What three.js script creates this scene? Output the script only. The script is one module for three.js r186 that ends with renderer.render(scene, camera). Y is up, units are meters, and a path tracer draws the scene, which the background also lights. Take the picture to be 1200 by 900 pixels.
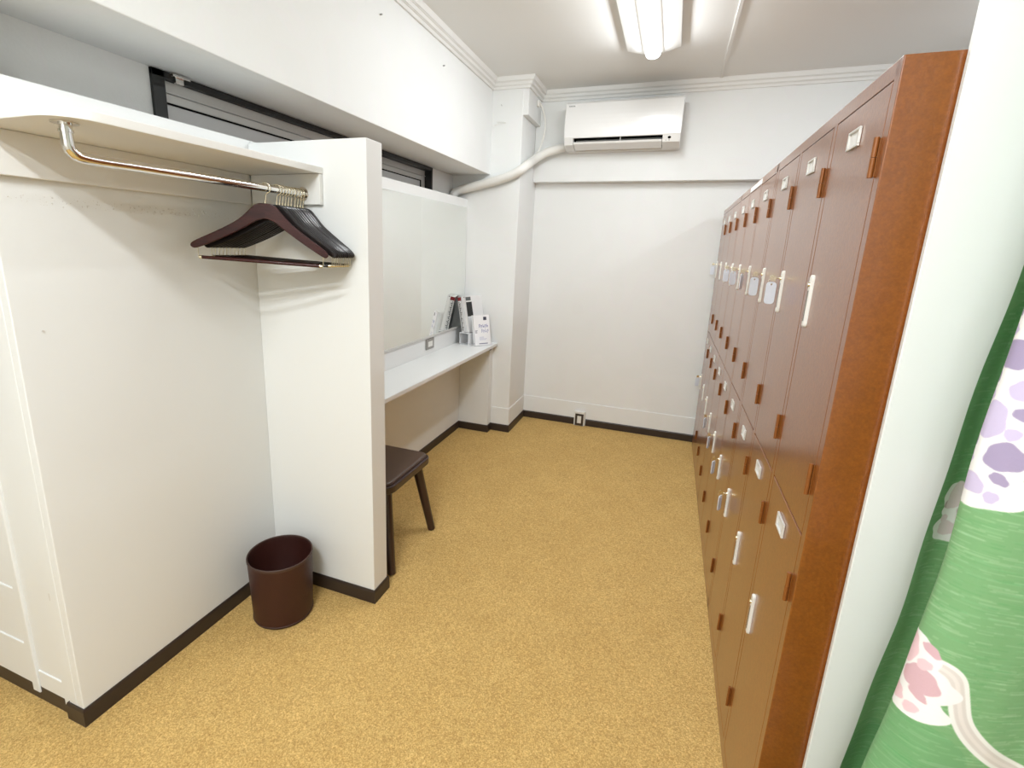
import * as THREE from 'three';
import { RoundedBoxGeometry } from 'three/addons/geometries/RoundedBoxGeometry.js';
import { mergeGeometries } from 'three/addons/utils/BufferGeometryUtils.js';
import { RectAreaLightUniformsLib } from 'three/addons/lights/RectAreaLightUniformsLib.js';

// ------------------------------------------------------------------ camera, lights, exposure
const scene = new THREE.Scene();
scene.background = new THREE.Color(0x000000);
const camera = new THREE.PerspectiveCamera(2 * Math.atan(450 / 578.86) * 180 / Math.PI, 1200 / 900, 0.05, 40);
camera.position.set(-0.3059, 1.4695, 4.132);
camera.rotation.set(-0.231, 0.3517, 0.0352, 'YXZ');
camera.setViewOffset(1200, 900, 33.7, 22.99, 1200, 900);
const renderer = new THREE.WebGLRenderer({ antialias: true });
renderer.toneMapping = THREE.LinearToneMapping;
renderer.toneMappingExposure = 1.2;
renderer.shadowMap.enabled = true;
RectAreaLightUniformsLib.init();
const LAMP = { bar: 3, down: 40, side: 36, rear: 3.2 };          // radiance of the light bars and of the area lights at their faces
const LAMP_COLOR = new THREE.Color(0.94, 0.978, 1.0);

// ------------------------------------------------------------------ main measures (metres)
const H = 2.65;                       // ceiling
const XP = -1.833;                    // face of the boarded left wall
const XW = -1.96;                     // window wall
const XB = -1.657, YB = 2.005;        // left beam
const XPIL = -1.424, ZPIL = 0.446;    // pillar
const ZB = 0.08, YBB = 1.996;         // back beam
const ZP0 = 2.494, ZP1 = 2.594, XPE = -1.32, YPT = 1.82;   // partition
const ZC = 3.397;                     // corner where the closet wall ends
const YPAN = 1.83;                    // top of the boarded wall
const XR = 1.9, ZREAR = 5.8, XFAR = -2.9;
const ZL0 = 0.0676, UNIT = 1.0067;    // lockers
const XEDGE = 0.077, ZW0 = 3.092, ZW1 = 3.104;  // white partition beside the lockers

// ------------------------------------------------------------------ helpers
let seed = 20240611;
const rnd = () => { seed = (seed * 1664525 + 1013904223) >>> 0; return seed / 4294967296; };
const used = new Map();
function numbered(n) { const k = used.get(n) || 0; used.set(n, k + 1); return k ? n + '_' + String(k).padStart(3, '0') : n; }
function shade(o) { o.traverse(c => { if (c.isMesh) { c.castShadow = true; c.receiveShadow = true; } }); return o; }
function uvMetres(g) {                                   // texture coordinates in metres, by the face's own direction
  if (g.index) g = g.toNonIndexed();
  g.computeBoundingBox();
  const p = g.attributes.position, uv = new Float32Array(p.count * 2), a = new THREE.Vector3(), b = new THREE.Vector3(), c = new THREE.Vector3();
  for (let i = 0; i < p.count; i += 3) {
    a.fromBufferAttribute(p, i); b.fromBufferAttribute(p, i + 1); c.fromBufferAttribute(p, i + 2);
    const n = b.clone().sub(a).cross(c.clone().sub(a)); const ax = Math.abs(n.x), ay = Math.abs(n.y), az = Math.abs(n.z);
    for (let k = 0; k < 3; k++) {
      const x = p.getX(i + k), y = p.getY(i + k), z = p.getZ(i + k);
      if (ay >= ax && ay >= az) { uv[(i + k) * 2] = x; uv[(i + k) * 2 + 1] = z; }
      else if (ax >= az) { uv[(i + k) * 2] = z; uv[(i + k) * 2 + 1] = y; }
      else { uv[(i + k) * 2] = x; uv[(i + k) * 2 + 1] = y; }
    }
  }
  g.setAttribute('uv', new THREE.BufferAttribute(uv, 2));
  return g;
}
function span(x0, x1, y0, y1, z0, z1, r = 0) {            // box from its limits, edges rounded by r
  const w = Math.abs(x1 - x0), h = Math.abs(y1 - y0), d = Math.abs(z1 - z0);
  const g = r > 0 ? new RoundedBoxGeometry(w, h, d, 2, Math.min(r, w / 2.01, h / 2.01, d / 2.01)) : new THREE.BoxGeometry(w, h, d);
  g.translate((x0 + x1) / 2, (y0 + y1) / 2, (z0 + z1) / 2);
  return uvMetres(g);
}
function join(list) { return list.length === 1 ? list[0] : mergeGeometries(list.map(g => { const q = g.index ? g.toNonIndexed() : g; for (const k of Object.keys(q.attributes)) if (!['position', 'normal', 'uv'].includes(k)) q.deleteAttribute(k); return q; })); }
function mesh(name, geos, mat, parent = scene) {
  const m = new THREE.Mesh(join(Array.isArray(geos) ? geos : [geos]), mat);
  m.name = parent === scene ? numbered(name) : name;
  m.castShadow = m.receiveShadow = true; parent.add(m); return m;
}
function tag(o, label, category, group) { o.userData.label = label; o.userData.category = category; if (group) o.userData.group = group; return o; }
function struct(name, geos, mat, label) { const m = mesh(name, geos, mat); m.userData.kind = 'structure'; if (label) m.userData.label = label; return m; }
function thing(name, label, category, pos = [0, 0, 0], group) {
  const g = new THREE.Group(); g.name = numbered(name); g.position.set(...pos); scene.add(g); return tag(g, label, category, group);
}
function sgroup(name, label) { const g = new THREE.Group(); g.name = numbered(name); scene.add(g); g.userData.kind = 'structure'; g.userData.label = label; return g; }
function tube(points, r, seg = 24, rad = 10, closed = false) {
  const c = new THREE.CatmullRomCurve3(points.map(p => new THREE.Vector3(...p)), closed, 'centripetal');
  return new THREE.TubeGeometry(c, seg, r, rad, closed);
}
function capTube(points, r, seg = 24, rad = 10) {         // tube with round ends
  const g = [tube(points, r, seg, rad)];
  for (const p of [points[0], points[points.length - 1]]) { const s = new THREE.SphereGeometry(r, rad, 6); s.translate(...p); g.push(s); }
  return g;
}
function bar(a, b, r, rad = 10) { return tube([a, [(a[0] + b[0]) / 2, (a[1] + b[1]) / 2, (a[2] + b[2]) / 2], b], r, 2, rad); }
// a moulding swept along a floor-plan path with mitred corners; profile = [distance from wall, height]
function sweep(path, profile, side = 1) {
  const n = path.length, off = [];
  for (let i = 0; i < n; i++) {
    const d = [];
    for (const [a, b] of [[i - 1, i], [i, i + 1]]) if (a >= 0 && b < n) { const vx = path[b][0] - path[a][0], vz = path[b][1] - path[a][1], l = Math.hypot(vx, vz); d.push([-vz / l * side, vx / l * side]); }
    if (d.length === 1) off.push(d[0]);
    else { const s = 1 + d[0][0] * d[1][0] + d[0][1] * d[1][1]; off.push([(d[0][0] + d[1][0]) / s, (d[0][1] + d[1][1]) / s]); }
  }
  const P = (i, k) => new THREE.Vector3(path[i][0] + off[i][0] * profile[k][0], profile[k][1], path[i][1] + off[i][1] * profile[k][0]);
  const pos = [], m = profile.length, tri = (a, b, c) => pos.push(a.x, a.y, a.z, b.x, b.y, b.z, c.x, c.y, c.z);
  for (let i = 0; i + 1 < n; i++) for (let k = 0; k < m; k++) { const k2 = (k + 1) % m; tri(P(i, k), P(i + 1, k), P(i + 1, k2)); tri(P(i, k), P(i + 1, k2), P(i, k2)); }
  const sh = THREE.ShapeUtils.triangulateShape(profile.map(q => new THREE.Vector2(q[0], q[1])), []);
  for (const i of [0, n - 1]) for (const t of sh) tri(P(i, t[0]), P(i, t[1]), P(i, t[2]));
  const g = new THREE.BufferGeometry(); g.setAttribute('position', new THREE.Float32BufferAttribute(pos, 3));
  g.computeVertexNormals(); return uvMetres(g);
}
function extrudeX(pts, x0, x1, bevel = 0) {               // profile in (z, y) extruded along x
  const s = new THREE.Shape(pts.map(p => new THREE.Vector2(p[0], p[1])));
  const g = new THREE.ExtrudeGeometry(s, { depth: x1 - x0 - 2 * bevel, bevelEnabled: bevel > 0, bevelSize: bevel, bevelThickness: bevel, bevelSegments: 2, curveSegments: 10 });
  // shape x -> world z, shape y -> world y, extrusion -> world x
  g.applyMatrix4(new THREE.Matrix4().makeBasis(new THREE.Vector3(0, 0, 1), new THREE.Vector3(0, 1, 0), new THREE.Vector3(-1, 0, 0)));
  g.translate(x1 - bevel, 0, 0);
  return uvMetres(g);
}

// ------------------------------------------------------------------ procedural textures and materials
function noiseField(n, cell, s) {                          // tileable value noise, n pixels, cells of 'cell' pixels
  const m = Math.max(1, Math.round(n / cell)), v = new Float32Array(m * m); let q = s >>> 0;
  for (let i = 0; i < m * m; i++) { q = (q * 1664525 + 1013904223) >>> 0; v[i] = q / 4294967296; }
  const out = new Float32Array(n * n), sm = t => t * t * (3 - 2 * t);
  for (let y = 0; y < n; y++) { const fy = y / n * m, y0 = Math.floor(fy), ty = sm(fy - y0), ya = (y0 % m) * m, yb = ((y0 + 1) % m) * m;
    for (let x = 0; x < n; x++) { const fx = x / n * m, x0 = Math.floor(fx), tx = sm(fx - x0), xa = x0 % m, xb = (x0 + 1) % m;
      out[y * n + x] = (v[ya + xa] * (1 - tx) + v[ya + xb] * tx) * (1 - ty) + (v[yb + xa] * (1 - tx) + v[yb + xb] * tx) * ty; } }
  return out;
}
function layered(n, cells, weights, s) {
  const o = new Float32Array(n * n);
  cells.forEach((c, i) => { const f = noiseField(n, c, s + i * 7919); for (let k = 0; k < o.length; k++) o[k] += (f[k] - 0.5) * weights[i]; });
  return o;
}
function dataTex(n, fn, metres, srgb = false) {
  const d = new Uint8Array(n * n * 4);
  for (let i = 0; i < n * n; i++) { const c = fn(i); for (let k = 0; k < 3; k++) d[i * 4 + k] = Math.max(0, Math.min(255, Math.round(c[k] * 255))); d[i * 4 + 3] = 255; }
  const t = new THREE.DataTexture(d, n, n); t.wrapS = t.wrapT = THREE.RepeatWrapping; t.magFilter = THREE.LinearFilter; t.minFilter = THREE.LinearMipmapLinearFilter; t.generateMipmaps = true;
  t.repeat.set(1 / metres, 1 / metres); if (srgb) t.colorSpace = THREE.SRGBColorSpace; t.needsUpdate = true; return t;
}
const std = (o) => new THREE.MeshStandardMaterial(o);
const phys = (o) => new THREE.MeshPhysicalMaterial(o);
const lin = (r, g, b) => new THREE.Color().setRGB(r, g, b);

// carpet: short loop pile, ochre yarn with darker and paler tufts
const cN = 1024, cf = layered(cN, [2, 3, 8, 90], [1.0, 0.8, 0.16, 0.16], 11), cf2 = layered(cN, [4, 40], [1, 0.4], 77);
const carpetMap = dataTex(cN, i => { const v = cf[i] * 0.19, w = cf2[i] * 0.012; return [0.772 + v * 0.95 + w, 0.636 + v * 0.95, 0.385 + v * 0.8 - w]; }, 1.15, true);
const carpetBump = dataTex(cN, i => { const v = 0.5 + cf[i] * 0.6; return [v, v, v]; }, 1.15);
const MCarpet = std({ map: carpetMap, bumpMap: carpetBump, bumpScale: 0.0014, roughness: 1.0 });
// painted wallpaper
const wN = 512, wf = layered(wN, [4, 10, 40], [0.5, 0.5, 0.3], 31);
const wallBump = dataTex(wN, i => { const v = 0.5 + wf[i] * 0.5; return [v, v, v]; }, 0.5);
const wf2 = layered(wN, [30, 90, 200], [0.3, 0.5, 0.5], 97);
const wallMap = dataTex(wN, i => { const v = wf2[i] * 0.018; return [0.918 + v, 0.925 + v, 0.922 + v * 1.2]; }, 1.7, true);
const MWall = std({ map: wallMap, bumpMap: wallBump, bumpScale: 0.0006, roughness: 0.75 });
const MBoard = std({ color: lin(0.81, 0.825, 0.82), roughness: 0.42, bumpMap: wallBump, bumpScale: 0.00015 });
const MCeil = std({ color: lin(0.82, 0.825, 0.81), roughness: 0.55, bumpMap: wallBump, bumpScale: 0.0004 });
const MTrim = std({ color: lin(0.8, 0.8, 0.78), roughness: 0.5 });
const MBase = std({ color: lin(0.035, 0.023, 0.018), roughness: 0.42, bumpMap: wallBump, bumpScale: 0.0003 });
const MShelf = std({ color: lin(0.82, 0.82, 0.8), roughness: 0.45 });
// lockers: baked enamel with a fine leather grain
const lN = 1024, lf = layered(lN, [3, 7, 20, 120], [0.6, 0.6, 0.25, 0.3], 501);
const lockMap = dataTex(lN, i => { const v = lf[i]; return [0.515 + v * 0.07, 0.278 + v * 0.055, 0.05 + v * 0.03]; }, 0.75, true);
const lockBump = dataTex(lN, i => { const v = 0.5 + lf[i] * 0.5; return [v, v, v]; }, 0.75);
const MLock = phys({ map: lockMap, bumpMap: lockBump, bumpScale: 0.00025, roughness: 0.38, ior: 1.5, clearcoat: 0.9, clearcoatRoughness: 0.2 });
const MHinge = std({ color: lin(0.25, 0.085, 0.018), roughness: 0.3, metalness: 0.2 });
const MPlastic = std({ color: lin(0.8, 0.79, 0.75), roughness: 0.35 });
const MPlate = std({ color: lin(0.7, 0.69, 0.66), roughness: 0.3, metalness: 0.2 });
const MCard = std({ color: lin(0.85, 0.85, 0.84), roughness: 0.7 });
const MSlot = std({ color: lin(0.08, 0.07, 0.06), roughness: 0.5 });
const MTag = phys({ color: lin(0.74, 0.79, 0.88), roughness: 0.25, transmission: 0.1, thickness: 0 });
const MChrome = std({ color: lin(0.78, 0.76, 0.73), roughness: 0.12, metalness: 1 });
const MBrass = std({ color: lin(0.72, 0.66, 0.5), roughness: 0.22, metalness: 1 });
const MDark = phys({ color: lin(0.004, 0.004, 0.004), roughness: 0.9, specularIntensity: 0.15 });
const MFrame = std({ color: lin(0.03, 0.032, 0.032), roughness: 0.4, metalness: 0.4 });
const MAlu = std({ color: lin(0.62, 0.62, 0.6), roughness: 0.35, metalness: 0.1 });
const MFrost = phys({ color: lin(0.78, 0.79, 0.8), roughness: 0.3, transmission: 0.1, thickness: 0 });
const MMirror = std({ color: lin(0.9, 0.92, 0.9), roughness: 0.015, metalness: 1 });
const MAc = phys({ color: lin(0.83, 0.83, 0.82), roughness: 0.25, clearcoat: 0.4, clearcoatRoughness: 0.15 });
const MAc2 = std({ color: lin(0.76, 0.755, 0.735), roughness: 0.4 });
const MPipe = std({ color: lin(0.8, 0.79, 0.75), roughness: 0.55, bumpMap: wallBump, bumpScale: 0.001 });
const MGrey = std({ color: lin(0.3, 0.29, 0.27), roughness: 0.45 });
const MBrownPlate = std({ color: lin(0.045, 0.033, 0.025), roughness: 0.4 });
// stained wood of the hangers, two tones
const hN = 256, hf = layered(hN, [4, 12, 60], [0.5, 0.5, 0.4], 901);
const woodMap = (r, g, b, k) => dataTex(hN, i => { const y = Math.floor(i / hN), x = i % hN; const v = hf[y * hN + Math.floor(x / 6)] * k; return [r + v, g + v * 0.5, b + v * 0.4]; }, 0.12, true);
const MWoodRed = phys({ map: woodMap(0.215, 0.075, 0.06, 0.10), roughness: 0.4, specularIntensity: 0.35, clearcoat: 0.25, clearcoatRoughness: 0.08 });
const MWoodDark = phys({ map: woodMap(0.075, 0.035, 0.032, 0.04), roughness: 0.35, specularIntensity: 0.3, clearcoat: 0.35, clearcoatRoughness: 0.08 });
// dark brown leatherette (bin), and the stool
const bf = layered(512, [4, 8, 22], [0.6, 0.7, 0.4], 1313);
const leatherBump = dataTex(512, i => { const v = 0.5 + bf[i] * 0.55; return [v, v, v]; }, 0.16);
const MLeather = std({ color: lin(0.04, 0.009, 0.006), roughness: 0.48, bumpMap: leatherBump, bumpScale: 0.0006 });
const MStitch = std({ color: lin(0.06, 0.03, 0.024), roughness: 0.5 });
const MSeat = std({ color: lin(0.085, 0.055, 0.045), roughness: 0.32, bumpMap: leatherBump, bumpScale: 0.0003 });
const MStoolWood = phys({ color: lin(0.028, 0.01, 0.009), roughness: 0.35, clearcoat: 0.3, clearcoatRoughness: 0.25 });
const MLight = std({ color: lin(0.9, 0.9, 0.88), emissive: LAMP_COLOR, emissiveIntensity: LAMP.bar, roughness: 0.4 });

// ------------------------------------------------------------------ the setting
struct('floor', span(XFAR - 0.1, XR + 0.1, -0.1, 0, -0.1, ZREAR + 0.1), MCarpet, 'ochre short pile carpet floor');
struct('ceiling', span(XFAR - 0.1, XR + 0.1, H, H + 0.1, -0.1, ZREAR + 0.1), MCeil, 'off white painted ceiling');
const wb = struct('wall_back', [span(XPIL - 0.6, XR + 0.1, 0, H, -0.1, 0)], MWall, 'white back wall under the air conditioner');
struct('trim_1', span(XPIL, XR, 0.0, 0.2, 0, 0.006, 0.002), MWall, 'low white skirting board along the back wall');
struct('beam_back', span(XPIL, XR, YBB, H, 0, ZB, 0.004), MWall, 'white beam across the top of the back wall');
struct('pillar', [span(XW - 0.1, XPIL, 0, H, 0, ZPIL, 0.004), span(XPIL - 0.02, -1.385, 2.405, H, 0, ZPIL - 0.003, 0.004)], MWall, 'white pillar in the corner beside the mirror');
struct('trim_2', span(XPIL - 0.14, XPIL + 0.005, 0, 0.2, 0.002, ZPIL + 0.005, 0.002), MWall, 'low white skirting at the foot of the pillar');
struct('beam_left', span(XW - 0.1, XB, YB, H, ZPIL, ZREAR, 0.004), MWall, 'white ceiling beam above the window strip');
// window wall behind the boarding, with its opening
const WZ0 = 0.82, WZ1 = 2.86, WY0 = 1.30, WY1 = YB - 0.002;
struct('wall_left', [span(XW - 0.1, XW, 0, WY0, ZPIL, ZC - 0.05), span(XW - 0.1, XW, WY0, YB, ZPIL, WZ0), span(XW - 0.1, XW, WY0, YB, WZ1, ZC - 0.05)], MWall, 'white outer wall with the high window strip');
// boarded wall (thin board in front of the window wall) for closet and mirror recess
struct('wall_closet', span(XP - 0.03, XP, 0, YPAN, ZP1 - 0.01, ZC, 0.003), MBoard, 'white boarded wall of the hanging space');
struct('wall_mirror', span(XP - 0.03, XP, 0, YPAN, ZPIL + 0.0005, ZP1 - 0.0105, 0.003), MBoard, 'white boarded wall holding the mirror');
struct('wall_return', [span(XFAR, XP - 0.031, 0, H, ZC - 0.065, ZC - 0.012)], MWall, 'white panelled return beside the hanging space');
struct('trim_3', [span(-1.9, XP - 0.0305, 0.0, H, ZC - 0.0119, ZC, 0.003)], MBoard, 'white corner post of the hanging space');
// panelled door leaf on the return wall
{ const d = sgroup('door_1', 'white panelled door leaf beside the closet corner');
  const z = ZC - 0.0118;
  mesh('door_panel', [span(-2.36, -1.93, 0.11, 2.0, z, z + 0.003)], MBoard, d);
  mesh('stile', span(-1.93, -1.901, 0.03, 2.06, z, z + 0.009, 0.003), MBoard, d);
  mesh('stile', span(-2.085, -2.05, 0.03, 2.06, z, z + 0.012, 0.004), MBoard, d);
  mesh('stile', span(-2.42, -2.36, 0.03, 2.06, z, z + 0.009, 0.003), MBoard, d);
  mesh('rail', span(-2.05, -1.93, 0.03, 0.115, z, z + 0.007, 0.003), MBoard, d);
  mesh('rail', span(-2.36, -2.085, 0.03, 0.20, z, z + 0.007, 0.003), MBoard, d);
  mesh('rail', span(-2.36, -2.085, 0.33, 0.40, z, z + 0.007, 0.003), MBoard, d);
  mesh('rail', span(-2.36, -1.93, 2.0, 2.06, z, z + 0.007, 0.003), MBoard, d);
  mesh('hinge', span(-1.905, -1.897, 0.42, 0.445, z + 0.002, z + 0.011, 0.001), MPlate, d);
}
struct('wall_right', span(XR, XR + 0.1, 0, H, 0, ZREAR), MWall, 'white right wall behind the lockers');
struct('wall_rear', span(XFAR - 0.1, XR + 0.1, 0, H, ZREAR, ZREAR + 0.1), MWall, 'white rear wall');
struct('wall_far_left', span(XFAR - 0.1, XFAR, 0, H, ZC - 0.1, ZREAR), MWall, 'white left wall of the entrance');
struct('wall_partition', span(XEDGE, XR, 0, H, ZW0, ZW1, 0.002), MBoard, 'white partition wall beside the locker end and the green curtain');
// partition between hanging space and mirror recess
struct('wall_divider', [span(XP - 0.0, XPE, 0, YPT, ZP0, ZP1, 0.003)], MBoard, 'white divider panel between hanging space and dressing counter');
struct('wall_boxing', span(XP, -1.577, 0, 0.7115, ZPIL, 0.525, 0.003), MBoard, 'white boxed support under the counter end');
// cornice with three steps, one run with mitres
const corn = [[0, 2.578], [0.012, 2.578], [0.014, 2.595], [0.021, 2.597], [0.021, 2.599], [0.027, 2.6], [0.03, 2.617], [0.037, 2.619], [0.037, 2.621], [0.043, 2.622], [0.047, 2.638], [0.05, 2.65], [0, 2.65]];
struct('trim_4', sweep([[XB, ZREAR], [XB, ZPIL], [-1.385, ZPIL], [-1.385, ZB], [XR, ZB]], corn, 1), MTrim, 'stepped white cornice around the ceiling');
struct('trim_5', span(-0.146, -0.128, H - 0.007, H, 0.12, ZREAR, 0.002), MTrim, 'thin white joint strip across the ceiling');
// baseboards
const bb = [[0, 0], [0.007, 0], [0.007, 0.052], [0.004, 0.06], [0, 0.06]];
struct('baseboard_left', sweep([[-2.9, ZC - 0.0115], [-1.9, ZC - 0.0115], [-1.9, ZC], [XP, ZC], [XP, ZP1], [XPE, ZP1], [XPE, ZP0], [XP, ZP0], [XP, 0.525], [-1.577, 0.525], [-1.577, ZPIL + 0.005], [XPIL + 0.005, ZPIL + 0.005], [XPIL + 0.005, 0.006], [-0.958, 0.006]], bb, 1), MBase, 'dark brown vinyl baseboard');
struct('baseboard_back', sweep([[-0.858, 0.006], [XR, 0.006]], bb, 1), MBase, 'dark brown vinyl baseboard along the back wall');

// ------------------------------------------------------------------ window strip
{ const w = sgroup('window_1', 'high sliding window with charcoal frame and frosted glass above the white boarding');
  const x0 = XW - 0.08;
  mesh('window_frame', [span(x0, XW + 0.012, WY0, WY1, WZ1 - 0.045, WZ1, 0.002), span(x0, XW + 0.012, WY0, WY1, WZ0, WZ0 + 0.02, 0.002), span(x0, XW + 0.012, WY1 - 0.022, WY1, WZ0, WZ1, 0.002), span(x0, XW + 0.012, WY0, WY0 + 0.04, WZ0, WZ1, 0.002)], MFrame, w);
  const sash = (z0, z1, x, st) => {
    const s = mesh('sash', [span(x, x + 0.022, WY1 - 0.055, WY1 - 0.0225, z0, z1, 0.002), span(x + 0.004, x + 0.028, WY1 - 0.06, WY1 - 0.055, z0, z1, 0.001), span(x, x + 0.018, WY1 - 0.088, WY1 - 0.06, z0, z1, 0.002), span(x, x + 0.022, WY0 + 0.04, WY1 - 0.06, z0, z0 + st, 0.002), span(x, x + 0.022, WY0 + 0.04, WY1 - 0.06, z1 - st, z1, 0.002), span(x, x + 0.022, WY0 + 0.0405, WY0 + 0.1, z0, z1, 0.002)], MAlu, w);
    mesh('gasket', [span(x + 0.003, x + 0.016, WY1 - 0.093, WY1 - 0.088, z0 + st, z1 - st), span(x + 0.003, x + 0.016, WY0 + 0.1, WY1 - 0.088, z0 + st, z0 + st + 0.005)], MDark, s);
    mesh('pane', span(x + 0.005, x + 0.010, WY0 + 0.1, WY1 - 0.093, z0 + st, z1 - st), MFrost, s);
  };
  sash(1.80, WZ1 - 0.046, XW - 0.03, 0.012);
  sash(WZ0 + 0.021, 1.86, XW - 0.062, 0.045);
  const c = mesh('latch', [span(XW + 0.0125, XW + 0.026, WY1 - 0.03, WY1 - 0.003, 2.755, 2.785, 0.003), span(XW + 0.0125, XW + 0.034, WY1 - 0.012, WY1 - 0.003, 2.735, 2.80, 0.002)], MChrome, w);
  c.userData.label = 'chrome clip on the window head';
}

// ------------------------------------------------------------------ lamps
function lightBar(name, label, cx, cz, len, alongX, power = 1) {
  const g = thing(name, label, 'ceiling lamp', [cx, H, cz]);
  // build along z, then turn
  const hous = new THREE.Shape([[-0.145, -0.003], [-0.145, -0.022], [-0.128, -0.026], [-0.055, -0.045], [0.055, -0.045], [0.128, -0.026], [0.145, -0.022], [0.145, -0.003]].map(p => new THREE.Vector2(...p)));
  const hg = new THREE.ExtrudeGeometry(hous, { depth: len + 0.02, bevelEnabled: true, bevelSize: 0.002, bevelThickness: 0.004, bevelSegments: 1 }); hg.translate(0, 0, -(len + 0.02) / 2);
  mesh('housing', uvMetres(hg), MTrim, g);
  const bs = new THREE.Shape(); bs.moveTo(-0.044, -0.046); bs.bezierCurveTo(-0.044, -0.07, -0.03, -0.086, 0, -0.086); bs.bezierCurveTo(0.03, -0.086, 0.044, -0.07, 0.044, -0.046); bs.closePath();
  const bg = new THREE.ExtrudeGeometry(bs, { depth: len - 0.04, bevelEnabled: true, bevelSize: 0.004, bevelThickness: 0.012, bevelSegments: 3, bevelOffset: -0.004, curveSegments: 12 }); bg.translate(0, 0, -(len - 0.04) / 2);
  const b = mesh('light_bar', uvMetres(bg), MLight, g); b.userData.label = 'glowing white light bar';
  mesh('end_cap', [span(-0.03, 0.03, -0.052, -0.045, len / 2 - 0.004, len / 2 + 0.006, 0.002)], MTrim, g);
  for (const [ang, w, k] of [[0, 0.06, LAMP.down], [0.9, 0.05, LAMP.side], [-0.9, 0.05, LAMP.side]]) {
    const l = new THREE.RectAreaLight(LAMP_COLOR, k * power, w, len - 0.06); l.name = 'bar_light';
    l.position.set(Math.sin(ang) * 0.047, -0.052 - Math.cos(ang) * 0.037, 0);
    l.rotation.set(-Math.PI / 2, 0, 0); // faces down
    l.quaternion.premultiply(new THREE.Quaternion().setFromAxisAngle(new THREE.Vector3(0, 0, 1), ang));
    g.add(l);
  }
  if (alongX) g.rotation.y = Math.PI / 2;
  return g;
}
lightBar('ceiling_lamp', 'long white ceiling lamp with a glowing bar above the aisle', -0.545, 1.43, 1.25, false);
lightBar('ceiling_lamp', 'white ceiling lamp across the entrance behind the green curtain', -0.93, 4.47, 0.62, true, LAMP.rear);
lightBar('ceiling_lamp', 'white ceiling lamp across the rear of the entrance', -0.42, 5.1, 0.62, true, LAMP.rear);
lightBar('ceiling_lamp', 'white ceiling lamp above the aisle behind the lockers', 1.3, 1.3, 1.25, false, 0.5);

// ------------------------------------------------------------------ air conditioner with pipe
{ const g = thing('air_conditioner', 'white wall mounted air conditioner on the beam of the back wall', 'air conditioner', [-0.752, 2.2, ZB]);
  const W = 0.4;    // half width; local y from 0 (bottom) to 0.315, z outwards
  const arc = (a, b, n, f) => Array.from({ length: n + 1 }, (_, i) => f(a + (b - a) * i / n));
  const front = arc(0, 1, 8, t => [0.178 + Math.sin(t * Math.PI) * 0.010 + t * 0.012, 0.302 - t * 0.222]);
  mesh('body', extrudeX([[0, 0.006], [0, 0.315], [0.16, 0.315], [0.162, 0.087], [0.07, 0.085], [0.056, 0.018], [0.05, 0.006]], -W, W, 0.004), MAc2, g);
  const fp = mesh('front_panel', extrudeX([[0.14, 0.318], [0.165, 0.314], ...front, [0.188, 0.076], [0.166, 0.08]], -W - 0.002, W + 0.002, 0.004), MAc, g);
  mesh('side_cheek', extrudeX([[0.05, 0.004], [0.10, 0.004], [0.175, 0.03], [0.188, 0.0755], [0.165, 0.0795], [0.05, 0.0795]], 0.285, W, 0.003), MAc2, g);
  mesh('side_cheek', extrudeX([[0.05, 0.004], [0.10, 0.004], [0.175, 0.03], [0.188, 0.0755], [0.165, 0.0795], [0.05, 0.0795]], -W, -0.335, 0.003), MAc2, g);
  mesh('outlet_duct', [extrudeX([[0.057, 0.012], [0.063, 0.012], [0.063, 0.078], [0.164, 0.0785], [0.164, 0.0845], [0.0715, 0.0845]], -0.334, 0.284)], MDark, g);
  const fl = mesh('louvre', extrudeX([[0.064, 0.014], [0.100, 0.006], [0.178, 0.034], [0.184, 0.044], [0.178, 0.046]], -0.332, 0.282, 0.002), MAc, g);
  mesh('fin', [span(-0.002, 0.002, 0.04, 0.077, 0.158, 0.176)], MAc2, g);
  const s = mesh('sensor_window', new THREE.SphereGeometry(0.009, 12, 8).scale(1.3, 1, 0.6).translate(0.33, 0.056, 0.184), MDark, g);
  mesh('indicator', [span(0.326, 0.334, 0.036, 0.043, 0.17, 0.1815, 0.001), span(0.305, 0.312, 0.036, 0.042, 0.17, 0.181, 0.001)], MGrey, g);
  // small maker's mark printed on the panel
  const cv = document.createElement('canvas'); cv.width = 256; cv.height = 64; const x = cv.getContext('2d');
  x.fillStyle = '#ededeb'; x.fillRect(0, 0, 256, 64); x.fillStyle = '#3f4347'; x.font = 'bold 52px sans-serif'; x.fillText('DAIKIN', 14, 50);
  const t = new THREE.CanvasTexture(cv); t.colorSpace = THREE.SRGBColorSpace;
  const lg = new THREE.PlaneGeometry(0.062, 0.0155); lg.rotateX(0.0); lg.translate(-0.352, 0.288, 0.1858);
  mesh('printed_mark', lg, std({ map: t, roughness: 0.4 }), g);
}
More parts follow.
